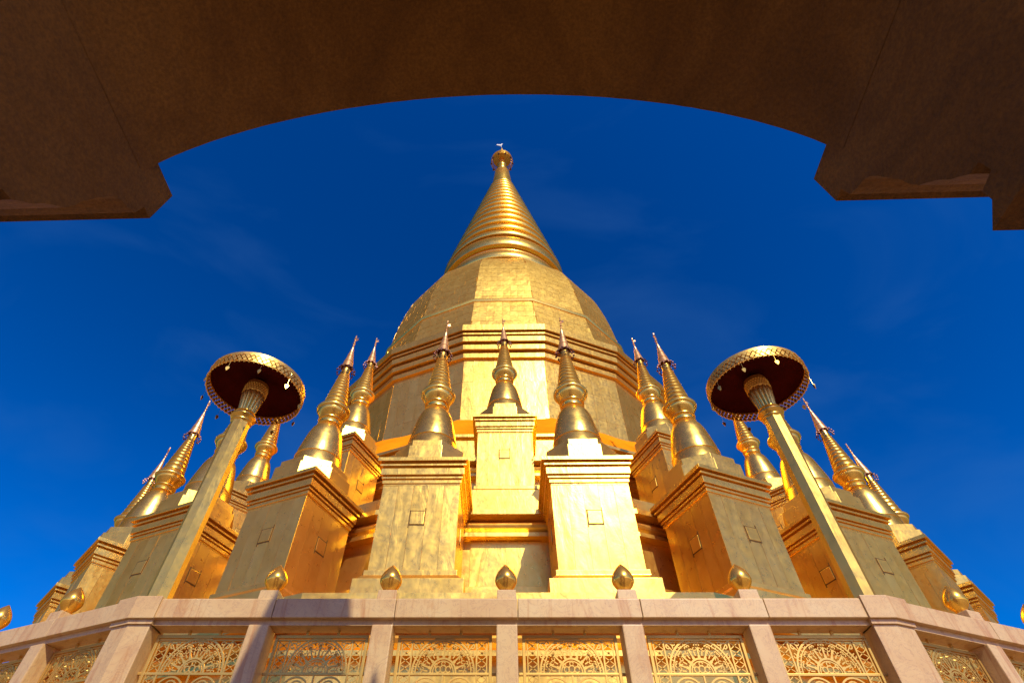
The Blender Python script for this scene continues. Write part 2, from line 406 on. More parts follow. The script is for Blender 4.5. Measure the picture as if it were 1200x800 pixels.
    nr = 15; z = 14.36; hz = 0.64; q = 0.958; tot = sum(hz*q**i for i in range(nr)); kf = (21.75-14.36)/tot
    for i in range(nr):
        h = hz*q**i*kf; f0 = (z-14.36)/7.4; f1 = (z+h*0.80-14.36)/7.4
        ring(1.88-1.45*f0, z, 1.88-1.45*f1, z+h*0.80, 0.06+0.06*(1-f0)); z += h
    part('spire_neck', [(0.45,21.75),(0.43,22.0),(0.33,23.2),(0.27,23.3)], M_SPIRE, 40, 0.0, 40, parent=sp)
    cr = part('crown', [(0.20,23.3),(0.26,23.42),(0.18,23.55),(0.24,23.7),(0.16,23.85),(0.22,24.0),(0.12,24.15),(0.12,24.9)], M_BUD, 24, 0.0, 50)
    part('crown_cap', [(0.42,24.80),(0.44,24.80),(0.36,24.98),(0.22,25.15),(0.10,25.4),(0.05,26.0),(0.02,26.2),(0.0,26.2),(0.20,25.1),(0.34,24.93),(0.42,24.80)], M_LACE, 28, 0.0, 40, parent=cr)
    b = MB()
    for r, z in ((0.50, 24.40), (0.505, 24.52), (0.48, 24.70)):
        b.sweep([(plan(r)*H-0.03, Z(level(z))-0.03), (plan(r)*H+0.03, Z(level(z))-0.03), (plan(r)*H+0.03, Z(level(z))+0.03), (plan(r)*H-0.03, Z(level(z))+0.03), (plan(r)*H-0.03, Z(level(z))-0.03)], 40, 0.0)
    for i in range(24):
        pts = [(plan(r)*H, 0, Z(level(z))) for r, z in ((0.495, 24.38), (0.50, 24.52), (0.478, 24.68), (0.42, 24.83))]
        b.bar(pts, 0.035, M=Matrix.Rotation(i*2*pi/24, 4, 'Z'))
    obj('crown_basket', b.mesh('crown_basket', M_LACE), cr)
    b = MB()
    for i in range(10):
        a = i*2*pi/10; ca, sa = cos(a)*0.475*H, sin(a)*0.475*H
        bb = [(0.0, 0.05), (0.035, 0.0), (0.05, -0.09), (0.0, -0.12)]
        b.sweep([(r*H*0.9, zz*H) for r, zz in bb], 8, 0.0, M=Matrix.Translation((ca, sa, Z(level(24.38)))))
        for dz in (0.0,):
            b.box(-0.012, 0.012, -0.012, 0.012, -0.02, 0.35, Matrix.Translation((ca, sa, Z(level(24.36)))))
    tag(obj('bells', b.mesh('bells', M_BEAD, 40), cr), kind='stuff')
    b = MB(); Mv = Matrix.Translation((-0.02*H, -0.05*H, Z(level(26.2))))
    b.box(-0.02, 0.02, -0.02, 0.02, -0.1, 0.75, Mv)
    b.prism([(-0.55,0.62),(-0.1,0.35),(0.0,0.35),(0.05,0.55),(0.16,0.95),(0.02,0.98),(-0.06,0.72),(-0.5,0.80)], -0.03, 0.03, 'y', Mv)
    obj('vane', b.mesh('vane', plain('white_paint', (0.8, 0.78, 0.72), 0.4)), P)

    # the saffron cloth wrapped round the foot of the drum
    b = MB(); per = 10; M = N*per; rows = 5; rnd = random.Random(5); vs = []
    ph = [rnd.uniform(0, 6.28) for _ in range(6)]
    for side in (0, 1):
        for j in range(rows+1):
            f = j/rows
            for i in range(M):
                k = i//per; u = (i % per)/per*2-1; th = (k)*2*pi/N
                fold = 0.012*sin(i*1.3+ph[0]+f*2)+0.008*sin(i*0.43+ph[1]-f*3)
                a = 4.20-0.44*f + 0.03*sin(pi*f) + fold + (0.012 if side == 0 else 0.0)
                z = 4.775+0.70*f + 0.018*sin(i*0.31+ph[2]) - (0.03*(1-u*u)*f)
                x = u*a*tan(pi/N)
                vs.append(((x*cos(th)+a*sin(th))*H*0.95, (x*sin(th)-a*cos(th))*H*0.95, level(z)*H))
    n = M*(rows+1); fs = []
    for j in range(rows):
        for i in range(M):
            i2 = (i+1) % M
            fs.append((j*M+i, j*M+i2, (j+1)*M+i2, (j+1)*M+i)); fs.append((n+j*M+i, n+(j+1)*M+i, n+(j+1)*M+i2, n+j*M+i2))
    for i in range(M):
        i2 = (i+1) % M
        fs.append((i, n+i, n+i2, i2)); fs.append((rows*M+i, rows*M+i2, n+rows*M+i2, n+rows*M+i))
    b.add(vs, fs)
    o = obj('cloth_sash', b.mesh('cloth_sash', M_SASH, 60), loc=(CX, CY, EYE))
    tag(o, 'bright orange cloth wrapped round the foot of the pagoda drum', 'cloth')
build_pagoda()

# ------------------------------------------------------------------ small stupas
def stupa_meshes():
    m = {}
    def sq(name, pr, mat, n=4, off=None, smooth=None, bevel=0, cap=(True, True)):
        b = MB(); b.sweep(prof(pr), n, off, cap=cap); m[name] = b.mesh(name, mat, smooth, bevel)
    sq('base', [(0.375,-0.05),(0.375,0.114),(0.356,0.116),(0.354,0.124),(0.328,0.155),(0.322,0.160),(0.322,0.196),(0.30,0.20)], M_SHEET, bevel=0.008)
    sq('body', [(0.293,0.195),(0.293,0.878)], M_TRIM)
    sq('cornice', [(0.298,0.872),(0.302,0.880),(0.302,0.893),(0.312,0.895),(0.312,0.921),(0.300,0.923),(0.300,0.931),(0.321,0.933),(0.321,0.948),(0.303,0.951),(0.303,0.960),
                   (0.332,0.962),(0.332,1.020),(0.310,1.023),(0.310,1.034),(0.346,1.036),(0.346,1.053),(0.322,1.056),(0.322,1.069),(0.366,1.071),(0.366,1.104)], M_TRIM, bevel=0.004)
    b = MB()
    b.sweep(prof([(0.330,1.102),(0.330,1.25),(0.297,1.252),(0.297,1.33)]), 8, None, cap=(True, True)); m['stepped_seat'] = b.mesh('stepped_seat', M_SHEET, None, 0.006)
    b = MB()
    b.sweep(prof([(0.235,1.328),(0.228,1.36),(0.219,1.478),(0.214,1.485),(0.221,1.490),(0.221,1.500),(0.213,1.505),(0.210,1.56),(0.197,1.63),(0.183,1.70),(0.168,1.77),(0.146,1.835),(0.118,1.88),(0.105,1.895)]), 40, 0.0, cap=(True, True))
    m['bell_dome'] = b.mesh('bell_dome', M_SPIRE, 35)
    b = MB()
    def bul(a, z0, z1, out, k=5): return [(a+out*sin(pi*t/k), z0+(z1-z0)*t/k) for t in range(k+1)]
    b.sweep(prof([(0.10,1.89)]+bul(0.098,1.90,1.935,0.018)+[(0.095,1.94),(0.098,1.955)]+bul(0.100,1.96,1.995,0.022)+[(0.104,2.0),(0.120,2.02),(0.138,2.05),(0.150,2.075)]+bul(0.150,2.08,2.14,0.020)+[(0.140,2.15),(0.124,2.165),(0.11,2.17)]), 36, 0.0, cap=(True, True))
    m['collar'] = b.mesh('collar', M_SPIRE, 35)
    pts = [(0.122,2.16)]; z = 2.17; nr = 10; tot = 0.46
    for i in range(nr):
        f0 = (z-2.17)/tot; h = tot*(1.35-0.7*i/(nr-1))/nr; f1 = (z+h-2.17)/tot
        r0, r1 = 0.122-0.070*f0, 0.122-0.070*f1
        pts += [(r0-0.004, z+0.003), (r0+0.004, z+h*0.25), ((r0+r1)/2+0.005, z+h*0.55), (r1+0.003, z+h*0.9)]; z += h
    pts += [(0.050,2.635),(0.047,2.70),(0.038,2.80),(0.03,2.82)]
    b = MB(); b.sweep(prof(pts), 32, 0.0, cap=(True, True)); m['ringed_cone'] = b.mesh('ringed_cone', M_SPIRE, 40)
    b = MB()   # pierced tin crown in tiers with a rod
    b.sweep(prof([(0.066,2.745),(0.070,2.752),(0.058,2.80),(0.050,2.835),(0.054,2.84),(0.040,2.90),(0.034,2.93),(0.037,2.935),(0.024,3.0),(0.018,3.04),(0.02,3.045),(0.008,3.09),(0.006,3.29),(0.0,3.30)]), 16, 0.0)
    for z, r in ((3.11,0.013),(3.15,0.016),(3.19,0.012),(3.235,0.015),(3.275,0.009)):
        b.sweep(prof([(0.004,z-0.014),(r,z),(0.004,z+0.014)]), 8, 0.0)
    m['crown'] = b.mesh('crown', M_TIN, 40)
    b = MB()
    for i in range(12):
        a = i*2*pi/12
        for r, z, s in ((0.083,2.735,0.011),(0.098,2.70,0.012),(0.088,2.665,0.010)):
            if (i+int(z*100)) % 3 == 0 and r != 0.098: continue
            b.sweep([(0.0,s*H),(s*H*0.9,s*0.3*H),(s*H,-s*0.7*H),(0.0,-s*H)], 6, 0.0, M=Matrix.Translation((cos(a)*r*H, sin(a)*r*H, z*H)))
        b.bar([(0.062*H,2.75*H),(0.083*H,2.745*H),(0.098*H,2.70*H)], 0.008, M=Matrix.Rotation(a, 4, 'Z'))
    m['bells'] = b.mesh('bells', M_BEAD, 40)
    b = MB(); b.prism([(0.0,3.20),(0.028,3.20),(0.045,3.215),(0.03,3.222),(0.04,3.245),(0.02,3.235),(0.0,3.225)], -0.004, 0.004, 'y')
    b.v = [(x*H, y, z*H) for x, y, z in b.v]
    m['vane'] = b.mesh('vane', M_TIN)
    cw, ch = 0.60*H/5, 0.678*H
    m['sheets'] = [sheet_mesh('sheet', cw, ch, 0.018, 5, 14, 0.0034, i, gap=0.0022) for i in range(6)]
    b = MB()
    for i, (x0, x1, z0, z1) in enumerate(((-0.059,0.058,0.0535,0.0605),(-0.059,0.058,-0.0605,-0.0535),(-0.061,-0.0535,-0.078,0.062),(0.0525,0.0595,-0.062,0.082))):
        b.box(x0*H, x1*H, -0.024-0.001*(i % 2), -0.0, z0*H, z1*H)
    m['hatch_seam_shade'] = b.mesh('hatch_seam_shade', M_SEAM_SHADE)  # thin dark bars drawn as seam shadow round the hatch plate
    b = MB(); b.box(-0.0525*H, 0.0515*H, -0.033, 0, -0.0525*H, 0.0525*H); m['hatch'] = b.mesh('hatch', M_SHEET, bevel=0.006)
    for me in list(m.values()):
        for q in (me if isinstance(me, list) else [me]): q.transform(Matrix.Diagonal((0.967, 0.967, 0.984, 1)))
    return m
SM = stupa_meshes()
def make_stupa(loc, rz, label, seed, group, full=True):
    t = thing('small_stupa', loc, label, 'stupa', group, rz)
    rnd = random.Random(seed)
    t.rotation_euler[0] = rnd.uniform(-0.004, 0.004); t.rotation_euler[1] = rnd.uniform(-0.004, 0.004)
    obj('base', SM['base'], t); body = obj('body', SM['body'], t); obj('cornice', SM['cornice'], t)
    obj('stepped_seat', SM['stepped_seat'], t); obj('bell_dome', SM['bell_dome'], t, M=Matrix.Rotation(rnd.uniform(0, 6), 4, 'Z'))
    obj('collar', SM['collar'], t); obj('ringed_cone', SM['ringed_cone'], t)
    tilt = Matrix.Translation((0, 0, 2.70*H)) @ Matrix.Rotation(rnd.uniform(-0.05, 0.05), 4, 'X') @ Matrix.Rotation(rnd.uniform(-0.05, 0.05), 4, 'Y') @ Matrix.Translation((0, 0, -2.70*H))
    cr = obj('crown', SM['crown'], t, M=tilt)
    tag(obj('bells', SM['bells'], cr, M=Matrix.Rotation(rnd.uniform(0, 1), 4, 'Z')), kind='stuff'); obj('vane', SM['vane'], cr, M=Matrix.Rotation(rnd.uniform(-0.6, 0.6), 4, 'Z'))
    for side in (0, 1, 3):
        R = Matrix.Rotation(side*pi/2, 4, 'Z')
        for c in range(5):
            for r in range(1):
                M = R @ Matrix.Translation(((c-2)*0.116*H, -0.2838*H, (0.199+0.678*0.5)*0.984*H)) @ Matrix.Rotation(rnd.uniform(-0.005, 0.005), 4, 'Z') @ Matrix.Rotation(rnd.uniform(-0.004, 0.004), 4, 'X')
                if rnd.random() < 0.5: M = M @ Matrix.Rotation(pi, 4, 'Y')
                obj('sheet', rnd.choice(SM['sheets']), body, M=M)
        hm = R @ Matrix.Translation((rnd.uniform(-0.02, 0.03), -0.284*H, 0.59*H)) @ Matrix.Rotation(rnd.uniform(-0.03, 0.03), 4, 'Y')
        obj('hatch', SM['hatch'], body, M=hm); obj('hatch_seam_shade', SM['hatch_seam_shade'], body, M=hm)
    return t
LOW = {
 (0,-1): 'front gilded stupa just left of centre, on the lower tier, facing straight forward',
 (0,1): 'front gilded stupa just right of centre, on the lower tier, dazzling in the sun',
 (-1,1): 'gilded stupa with grey shaded front and orange side, right of the left parasol pole',
 (-1,-1): 'gilded stupa standing directly behind the pole of the left parasol',
 (1,-1): 'gilded stupa with pale front and dark orange side, left of the right parasol pole',
 (1,1): 'gilded stupa standing directly behind the pole of the right parasol',
 (-2,1): 'gilded stupa left of the left parasol, turned away, its bright gold side showing',
 (-2,-1): 'lowest gilded stupa at the far left edge of the pagoda, above the left balustrade',
 (2,-1): 'gilded stupa right of the right parasol, turned away, its dull gold side showing',
 (2,1): 'lowest gilded stupa at the far right edge of the pagoda, above the right balustrade',
}
UP = {
 0: 'gilded stupa at the very middle, raised on the upper tier between the front pair',
 -1: 'upper tier gilded stupa half hidden behind the grey fronted stupa, left of the middle',
 1: 'upper tier gilded stupa half hidden behind the orange sided stupa, right of the middle',
 -2: 'upper tier gilded stupa whose cone rises just right of the left parasol',
 2: 'upper tier gilded stupa whose cone rises just left of the right parasol',
}
def place_stupas():
    i = 0
    for (k, s), lab in LOW.items():
        th = k*2*pi/N; A, a = 5.99, 0.637*s
        x = CX+(sin(th)*A+cos(th)*a)*H; y = CY+(-cos(th)*A+sin(th)*a)*H
        make_stupa((x, y, Z(1.567)+0.001), th, lab, 100+i, 'small stupas on the lower tier'); i += 1
    for k, lab in UP.items():
        th = k*2*pi/N; A = 4.94
        make_stupa((CX+sin(th)*A*H, CY-cos(th)*A*H, Z(2.945)+0.001), th, lab, 200+i, 'small stupas on the upper tier'); i += 1
place_stupas()

# ------------------------------------------------------------------ balustrade
RA = 7.575                       # apothem of its outer face
def arc_pts(cx, cz, r, a0, a1, n):
    return [(cx+r*cos(radians(a0+(a1-a0)*i/n)), cz+r*sin(radians(a0+(a1-a0)*i/n))) for i in range(n+1)]
def spiral(cx, cz, r0, r1, a0, a1, n=10):
    return [(cx+(r0+(r1-r0)*i/n)*cos(radians(a0+(a1-a0)*i/n)), cz+(r0+(r1-r0)*i/n)*sin(radians(a0+(a1-a0)*i/n))) for i in range(n+1)]
def grille_meshes():
    """origin at the top middle of the frame; x across, z up, metres"""
    m = {}; hw, ht = 0.1925*H, 0.50*H
    def sc(p): return [(x*H, z*H) for x, z in p]
    b = MB(); w = 0.012*H
    b.box(-hw, hw, -w/2, w/2, -w, 0); b.box(-hw, hw, -w/2, w/2, -ht, -ht+w)
    b.box(-hw, -hw+w, -w/2, w/2, -ht+w, -w); b.box(hw-w, hw, -w/2, w/2, -ht+w, -w)
    b.box(-0.208*H, 0.208*H, -w*0.35, w*0.35, -0.143*H, -0.134*H)          # middle rail to the posts
    b.box(-hw+w, hw-w, -w*0.42, w*0.42, -0.0215*H, -0.0165*H)
    for x in (-0.065, 0.065): b.box(x*H-0.012, x*H+0.012, -0.012, 0.012, 0.0, 0.045*H)
    m['frame'] = b.mesh('frame', M_IRON, bevel=0.003)
    b = MB(); t = 0.0042*H
    for u in (-0.020, 0.020): b.box(u*H-t/2, u*H+t/2, -t*0.7, t*0.7, -0.488*H, -0.0215*H)
    z = -0.024; st = 0.0265; q = 0
    while z-st > -0.485:
        b.bar(sc([(-0.019, z), (0.019, z-st)]), t*0.7, t*0.6, M=Matrix.Translation((0, 0.003, 0)))
        b.bar(sc([(0.019, z), (-0.019, z-st)]), t*0.7, t*0.6, M=Matrix.Translation((0, -0.003, 0)))
        b.sweep([(0.0, 0.006*H), (0.006*H, 0), (0.0, -0.006*H)], 6, 0.0, M=Matrix.Translation((0, 0, (z-st/2)*H)))
        z -= st
    m['lattice_strip'] = b.mesh('lattice_strip', M_IRON)
    # fan: sunburst arch over the middle rail
    b = MB(); c = -0.134; t = 0.0068*H
    for r, tt in ((0.123, 1.0), (0.110, 0.6), (0.050, 1.0), (0.041, 0.6)):
        b.bar(sc(arc_pts(0, c, r, 0, 180, 28)), t*tt, t*(0.9 if tt > 0.8 else 0.7))
    for i in range(7):
        a = 18+24*i
        ca, sa = cos(radians(a)), sin(radians(a))
        b.bar(sc([(0.050*ca, c+0.050*sa), (0.062*ca, c+0.062*sa)]), t*1.5, t*0.8)
        b.bar(sc([(0.062*ca, c+0.062*sa), (0.092*ca, c+0.092*sa)]), t*0.85, t*0.8)
        cx, cz = 0.098*ca, c+0.098*sa
        for s in (-1, 1):
            b.bar(sc(spiral(cx + s*0.0065*sa, cz - s*0.0065*ca, 0.009, 0.003, a+180, a+180-s*300, 9)), t*0.6, t*0.6)
        b.sweep([(0.0, t), (t*1.1, 0), (0.0, -t)], 8, 0.0, M=Matrix.Translation((0.094*ca*H, 0, (c+0.094*sa)*H)) @ Matrix.Rotation(pi/2, 4, 'X'))
    for i in range(8):   # leaf sprays between the spokes
        a = 6+24*i; ca, sa = cos(radians(a)), sin(radians(a))
        for s in (-1, 1):
            b.bar(sc(spiral(0.084*ca - s*0.007*sa, c+0.084*sa + s*0.007*ca, 0.008, 0.0025, a+90+s*90, a+90-s*200, 8)), t*0.5, t*0.5)
        b.bar(sc([(0.062*ca, c+0.062*sa), (0.078*ca, c+0.078*sa)]), t*0.7, t*0.5)
        b.sweep([(0.0, t*0.8), (t*0.9, 0), (0.0, -t*0.8)], 6, 0.0, M=Matrix.Translation((0.103*ca*H, 0, (c+0.103*sa)*H)))
    for i in range(9):   # crockets round the outer arch
        a = 10+20*i; ca, sa = cos(radians(a)), sin(radians(a))
        for s in (-1, 1):
            b.bar(sc(spiral(0.116*ca - s*0.008*sa, c+0.116*sa + s*0.008*ca, 0.009, 0.003, a+90+s*90, a+90-s*170, 8)), t*0.55, t*0.55)
    for s in (-1, 1):    # corner scrolls
        b.bar([(x*s, z) for x, z in sc(spiral(0.112, -0.042, 0.017, 0.004, 200, -160, 12))], t*0.7, t*0.6)
        b.bar([(x*s, z) for x, z in sc(spiral(0.092, -0.032, 0.010, 0.003, 0, 330, 9))], t*0.6, t*0.6)
        b.bar([(x*s, z) for x, z in sc(spiral(0.118, -0.075, 0.010, 0.003, 90, 400, 9))], t*0.6, t*0.6)
        b.bar(sc([(s*0.128, -0.0215), (s*0.100, -0.055)]), t*0.6, t*0.6)
    for x, z, r in ((0, 0.014, 0.012), (-0.020, 0.012, 0.010), (0.020, 0.012, 0.010), (0, 0.032, 0.007), (-0.030, 0.026, 0.006), (0.030, 0.026, 0.006)):
        b.bar(sc(arc_pts(x, c+z, r, 0, 330, 12)), t*0.6, t*0.6)
    b.box(-0.132*H, -0.128*H, -t*0.6, t*0.6, -0.488*H, -0.0215*H); b.box(0.128*H, 0.132*H, -t*0.6, t*0.6, -0.488*H, -0.0215*H)
    m['fan'] = b.mesh('fan', M_IRON)
    b = MB()
    for s in (-1, 1):    # heart scrolls under the rail
        f = lambda pts: [(x*s, z) for x, z in sc(pts)]
        b.bar(f(arc_pts(0.066, -0.205, 0.056, -30, 200, 18)), t*0.9, t*0.8)
        b.bar(f(spiral(0.066, -0.185, 0.030, 0.006, 200, -200, 16)), t*0.8, t*0.7)
        b.bar(f(spiral(0.060, -0.300, 0.050, 0.008, 90, 520, 22)), t*0.8, t*0.7)
        b.bar(f(spiral(0.062, -0.410, 0.050, 0.008, 270, -160, 22)), t*0.8, t*0.7)
        b.bar(f([(0.0, -0.26), (0.02, -0.235), (0.012, -0.21)]), t*0.8, t*0.7)
    b.box(-0.003*H, 0.003*H, -t*0.5, t*0.5, -0.488*H, -0.143*H)
    m['scrollwork'] = b.mesh('scrollwork', M_IRON)
    for q in m.values(): q.transform(Matrix.Diagonal((0.965, 1, 1, 1)))
    return m
GM = grille_meshes()

def balustrade_meshes():
    m = {}
    b = MB(); pw = 0.041*H
    b.box(-pw, pw, 0.012*H, 0.10*H, Z(0.30), Z(0.905)); m['post'] = b.mesh('post', M_MARBLE, bevel=0.012)
    b = MB(); b.prism([(-0.040*H, Z(0.998)), (0.040*H, Z(0.998)), (0.038*H, Z(1.040)), (-0.038*H, Z(1.040))], 0.010*H, 0.092*H, 'y'); m['post_cap'] = b.mesh('post_cap', M_MARBLE, bevel=0.006)
    b = MB()
    pr = [(0.0,0.0),(0.030,0.0),(0.032,0.006),(0.024,0.012),(0.026,0.016),(0.038,0.030),(0.047,0.046),(0.0490,0.058),(0.046,0.074),(0.036,0.094),(0.022,0.112),(0.010,0.124),(0.003,0.131),(0.0,0.132)]
    b.sweep([(a*H*0.95, z*H*0.95) for a, z in pr], 32, 0.0); m['bud'] = b.mesh('bud', M_BUD, 50)
    return m
BM = balustrade_meshes()
RAIL_PROF = [(0.02,0.924),(0.0,0.926),(0.0,0.998),(0.006,1.003),(0.114,1.003),(0.12,0.998),(0.12,0.926),(0.10,0.924)]   # (depth behind the face, z)
def build_balustrade():
    L = RA*tan(pi/N)
    names = {-1: 'pink marble balustrade section running away to the left, with bronze grilles and gold buds',
             0: 'pink marble balustrade section straight ahead across the middle, with six bronze grilles',
             1: 'pink marble balustrade section running away to the right, with bronze grilles and gold buds'}
    rnd = random.Random(11)
    for k in (-1, 0, 1):
        M0 = face_M(k, RA, 0, 0, cx=BX)
        t = thing('balustrade', M0.translation, names[k], 'balustrade', None, k*2*pi/N)
        tz = lambda s, y, z: Matrix.Translation((s*H, y*H, z))
        xs = [-0.980, -0.490, 0, 0.490, 0.980]
        for s in xs:
            p = obj('post', BM['post'], t, loc=(s*H, 0, 0))
            c = obj('post_cap', BM['post_cap'], p)
            bd = obj('bud', BM['bud'], p, M=tz(0, 0.051, Z(1.041)) @ Matrix.Rotation(rnd.uniform(0, 3), 4, 'Z') @ Matrix.Rotation(rnd.uniform(-0.04, 0.04), 4, 'Y'))
        # coping stones, one per bay
        cuts = [-L+0.098] + [x+0.044 for x in xs] + [L-0.098]
        cuts[-2] = 0.980+0.044
        for i in range(6):
            b = MB(); g = 0.0012
            b.prism([(y*H, Z(z)) for y, z in RAIL_PROF], (cuts[i]+g)*H, (cuts[i+1]-g)*H, 'x')
            r = obj('rail', b.mesh('rail', M_MARBLE, bevel=0.006), t, loc=(0, rnd.uniform(0, 0.004), 0))
        b = MB(); b.box((-L+0.09)*H, (L-0.09)*H, 0.022*H, 0.098*H, Z(0.904), Z(0.9245))
        obj('under_rail', b.mesh('under_rail', M_MARBLE, bevel=0.004), t)
        b = MB(); b.box((-L+0.05)*H, (L-0.05)*H, 0.0*H, 0.12*H, Z(0.296), Z(0.375))
        obj('foot_rail', b.mesh('foot_rail', M_MARBLE, bevel=0.008), t)
        edges = [-L+0.10] + xs + [L-0.10]
        for i in range(6):
            a = edges[i] + (0.041 if i > 0 else 0); e = edges[i+1] - (0.041 if i < 5 else 0)
            mid = (a+e)/2
            G = Matrix.Translation((mid*H, 0.075*H, Z(0.887)))
            f = obj('grille', GM['frame'], t, M=G)
            for s in (-1, 1): obj('lattice_strip', GM['lattice_strip'], f, loc=(s*0.147*H, 0, 0))
            obj('fan', GM['fan'], f); obj('scrollwork', GM['scrollwork'], f)
    # corner posts, wrapping the angle between two sections
    for j, (k, lab) in enumerate(((-0.5, 'wide pink marble corner post of the balustrade below the left parasol'), (0.5, 'wide pink marble corner post of the balustrade below the right parasol'))):
        th = k*2*pi/N; Rv = RA/cos(pi/N)
        o = thing('corner_post', (BX+sin(th)*Rv*H, CY-cos(th)*Rv*H, 0), lab, 'post', 'corner posts of the balustrade', th)
        a = pi/N; w = 0.097
        def poly(o_, w_, dep):
            # outer edge follows both faces; o_ = proud of the face, local -y outwards
            ca, sa = cos(a), sin(a)
            q = [(-w_*ca, w_*sa), (0, 0), (w_*ca, w_*sa), (w_*ca-dep*sa, w_*sa+dep*ca), (0, dep), (-w_*ca+dep*sa, w_*sa+dep*ca)]
            return [(x*H, (y-o_)*H) for x, y in q]
        b = MB(); b.prism(poly(-0.012, w*0.93, 0.10), Z(0.30), Z(0.905), 'z'); obj('post', b.mesh('post', M_MARBLE, bevel=0.010), o)
        b = MB(); b.prism(poly(0.008, w*1.06, 0.135), Z(0.9215), Z(1.009), 'z'); obj('coping', b.mesh('coping', M_MARBLE, bevel=0.006), o)
        b = MB(); b.prism(poly(-0.004, w*1.0, 0.11), Z(0.904), Z(0.921), 'z'); obj('neck', b.mesh('neck', M_MARBLE), o)
build_balustrade()

# ------------------------------------------------------------------ ceremonial parasols
def parasol_meshes():
    m = {}
    b = MB(); b.sweep([(0.050*H, 0), (0.050*H, 1.78*H)], 8, None, cap=(True, True)); m['pole'] = b.mesh('pole', M_SHEET, None)
    b = MB(); pr = [(0.05,1.765)]
    for z0, z1, a, o in ((1.77,1.79,0.052,0.010),(1.795,1.83,0.054,0.020),(1.835,1.85,0.052,0.010)):
        pr += [(a+o*sin(pi*i/5), z0+(z1-z0)*i/5) for i in range(6)]
    b.sweep(prof(pr), 28, 0.0, cap=(True, True)); m['collar'] = b.mesh('collar', M_SPIRE, 40)
    # fluted, flaring capital
    b = MB(); nf = 14; n = nf*6; vs = []; zs = [(1.85,0.050),(1.88,0.054),(1.92,0.061),(1.96,0.068),(1.985,0.070),(2.0,0.066)]
    for z, r in zs:
        for i in range(n):
            f = abs(sin(pi*i/6)); rr = r*(0.86+0.14*f)
            vs.append((rr*cos(2*pi*i/n)*H, rr*sin(2*pi*i/n)*H, z*H))
    fs = [(j*n+i, j*n+(i+1) % n, (j+1)*n+(i+1) % n, (j+1)*n+i) for j in range(len(zs)-1) for i in range(n)]
    b.add(vs, fs); m['capital'] = b.mesh('capital', M_SPIRE, 50)
    b = MB(); b.sweep(prof([(0.064,1.99),(0.068,2.0),(0.066,2.075),(0.05,2.08)]), 28, 0.0)
    rnd = random.Random(2)
    for i in range(28):
        for j in range(4):
            a = (i+0.5*(j % 2))*2*pi/28; z = 1.997+j*0.016
            b.sweep([(0.0, 0.014), (0.014, 0), (0.0, -0.014)], 5, 0.0, M=Matrix.Translation((0.068*H*cos(a), 0.068*H*sin(a), z*H)))
    m['capital_band'] = b.mesh('capital_band', M_LACE)
    # canopy: shallow cone, red inside
    R = 0.287
    b = MB(); b.sweep(prof([(0.03,2.115),(0.15,2.10),(R-0.012,2.072),(R,2.070),(R,2.078),(0.16,2.112),(0.04,2.16),(0.0,2.17)]), 64, 0.0)
    m['canopy'] = b.mesh('canopy', M_RED, 30)
    b = MB(); b.sweep(prof([(R+0.001,2.066),(R+0.004,2.066),(R+0.004,2.082),(0.17,2.118),(0.045,2.165),(0.012,2.25),(0.0,2.26)]), 64, 0.0)
    m['canopy_cap'] = b.mesh('canopy_cap', M_LACE, 30)
    # pierced valance: rows of small lozenges between hoops
    b = MB(); n = 64; zt, zb = 2.070, 1.998; rows = 3
    for zz, hh in ((zt-0.004, 0.008), (zb+0.012, 0.005)):
        b.sweep(prof([(R-0.002,zz-hh/2),(R+0.003,zz-hh/2),(R+0.003,zz+hh/2),(R-0.002,zz+hh/2),(R-0.002,zz-hh/2)]), 120, 0.0)
    dz = (zt-zb-0.012)/rows; da = 2*pi/n
    for i in range(n):
        for j in range(rows):
            a = (i+0.5*(j % 2))*da; z = zb+0.012+(j+0.5)*dz
            w = da*0.5*0.86; h = dz*0.86
            vs = []
            for rr in (R-0.001, R+0.005+0.002*((i+j) % 3)):
                for (ua, uz) in ((-w, 0), (0, -h*0.78), (w, 0), (0, h*0.78)):
                    vs.append((rr*cos(a+ua)*H, rr*sin(a+ua)*H, (z+uz)*H))
            b.add(vs, [(0,3,2,1),(4,5,6,7),(0,1,5,4),(1,2,6,5),(2,3,7,6),(3,0,4,7)])
        a = i*da      # scalloped lower edge
        b.sweep(prof([(0.0,0.007),(0.006,0.0),(0.0,-0.010)]), 5, 0.0, M=Matrix.Translation((R*cos(a)*H, R*sin(a)*H, (zb+0.008)*H)))
    m['valance'] = b.mesh('valance', M_LACE)
    b = MB(); n = 10   # bodhi-leaf pendant on a thread
    lf = [(0.0,-0.026),(0.007,-0.014),(0.011,-0.003),(0.009,0.006),(0.0,0.011),(-0.009,0.006),(-0.011,-0.003),(-0.007,-0.014)]
    b.prism([(x*H*0.95, z*H*0.95-0.108*H) for x, z in lf], -0.004, 0.004, 'y'); b.box(-0.0012, 0.0012, -0.0012, 0.0012, -0.100*H, 0)
    m['leaf_pendant'] = b.mesh('leaf_pendant', M_BUD)
    for k, q in m.items():
        if k == 'leaf_pendant': q.materials[0] = M_SPIRE
        else: q.transform(Matrix.Diagonal((0.967, 0.967, 0.992, 1)))
    return m
PM = parasol_meshes()
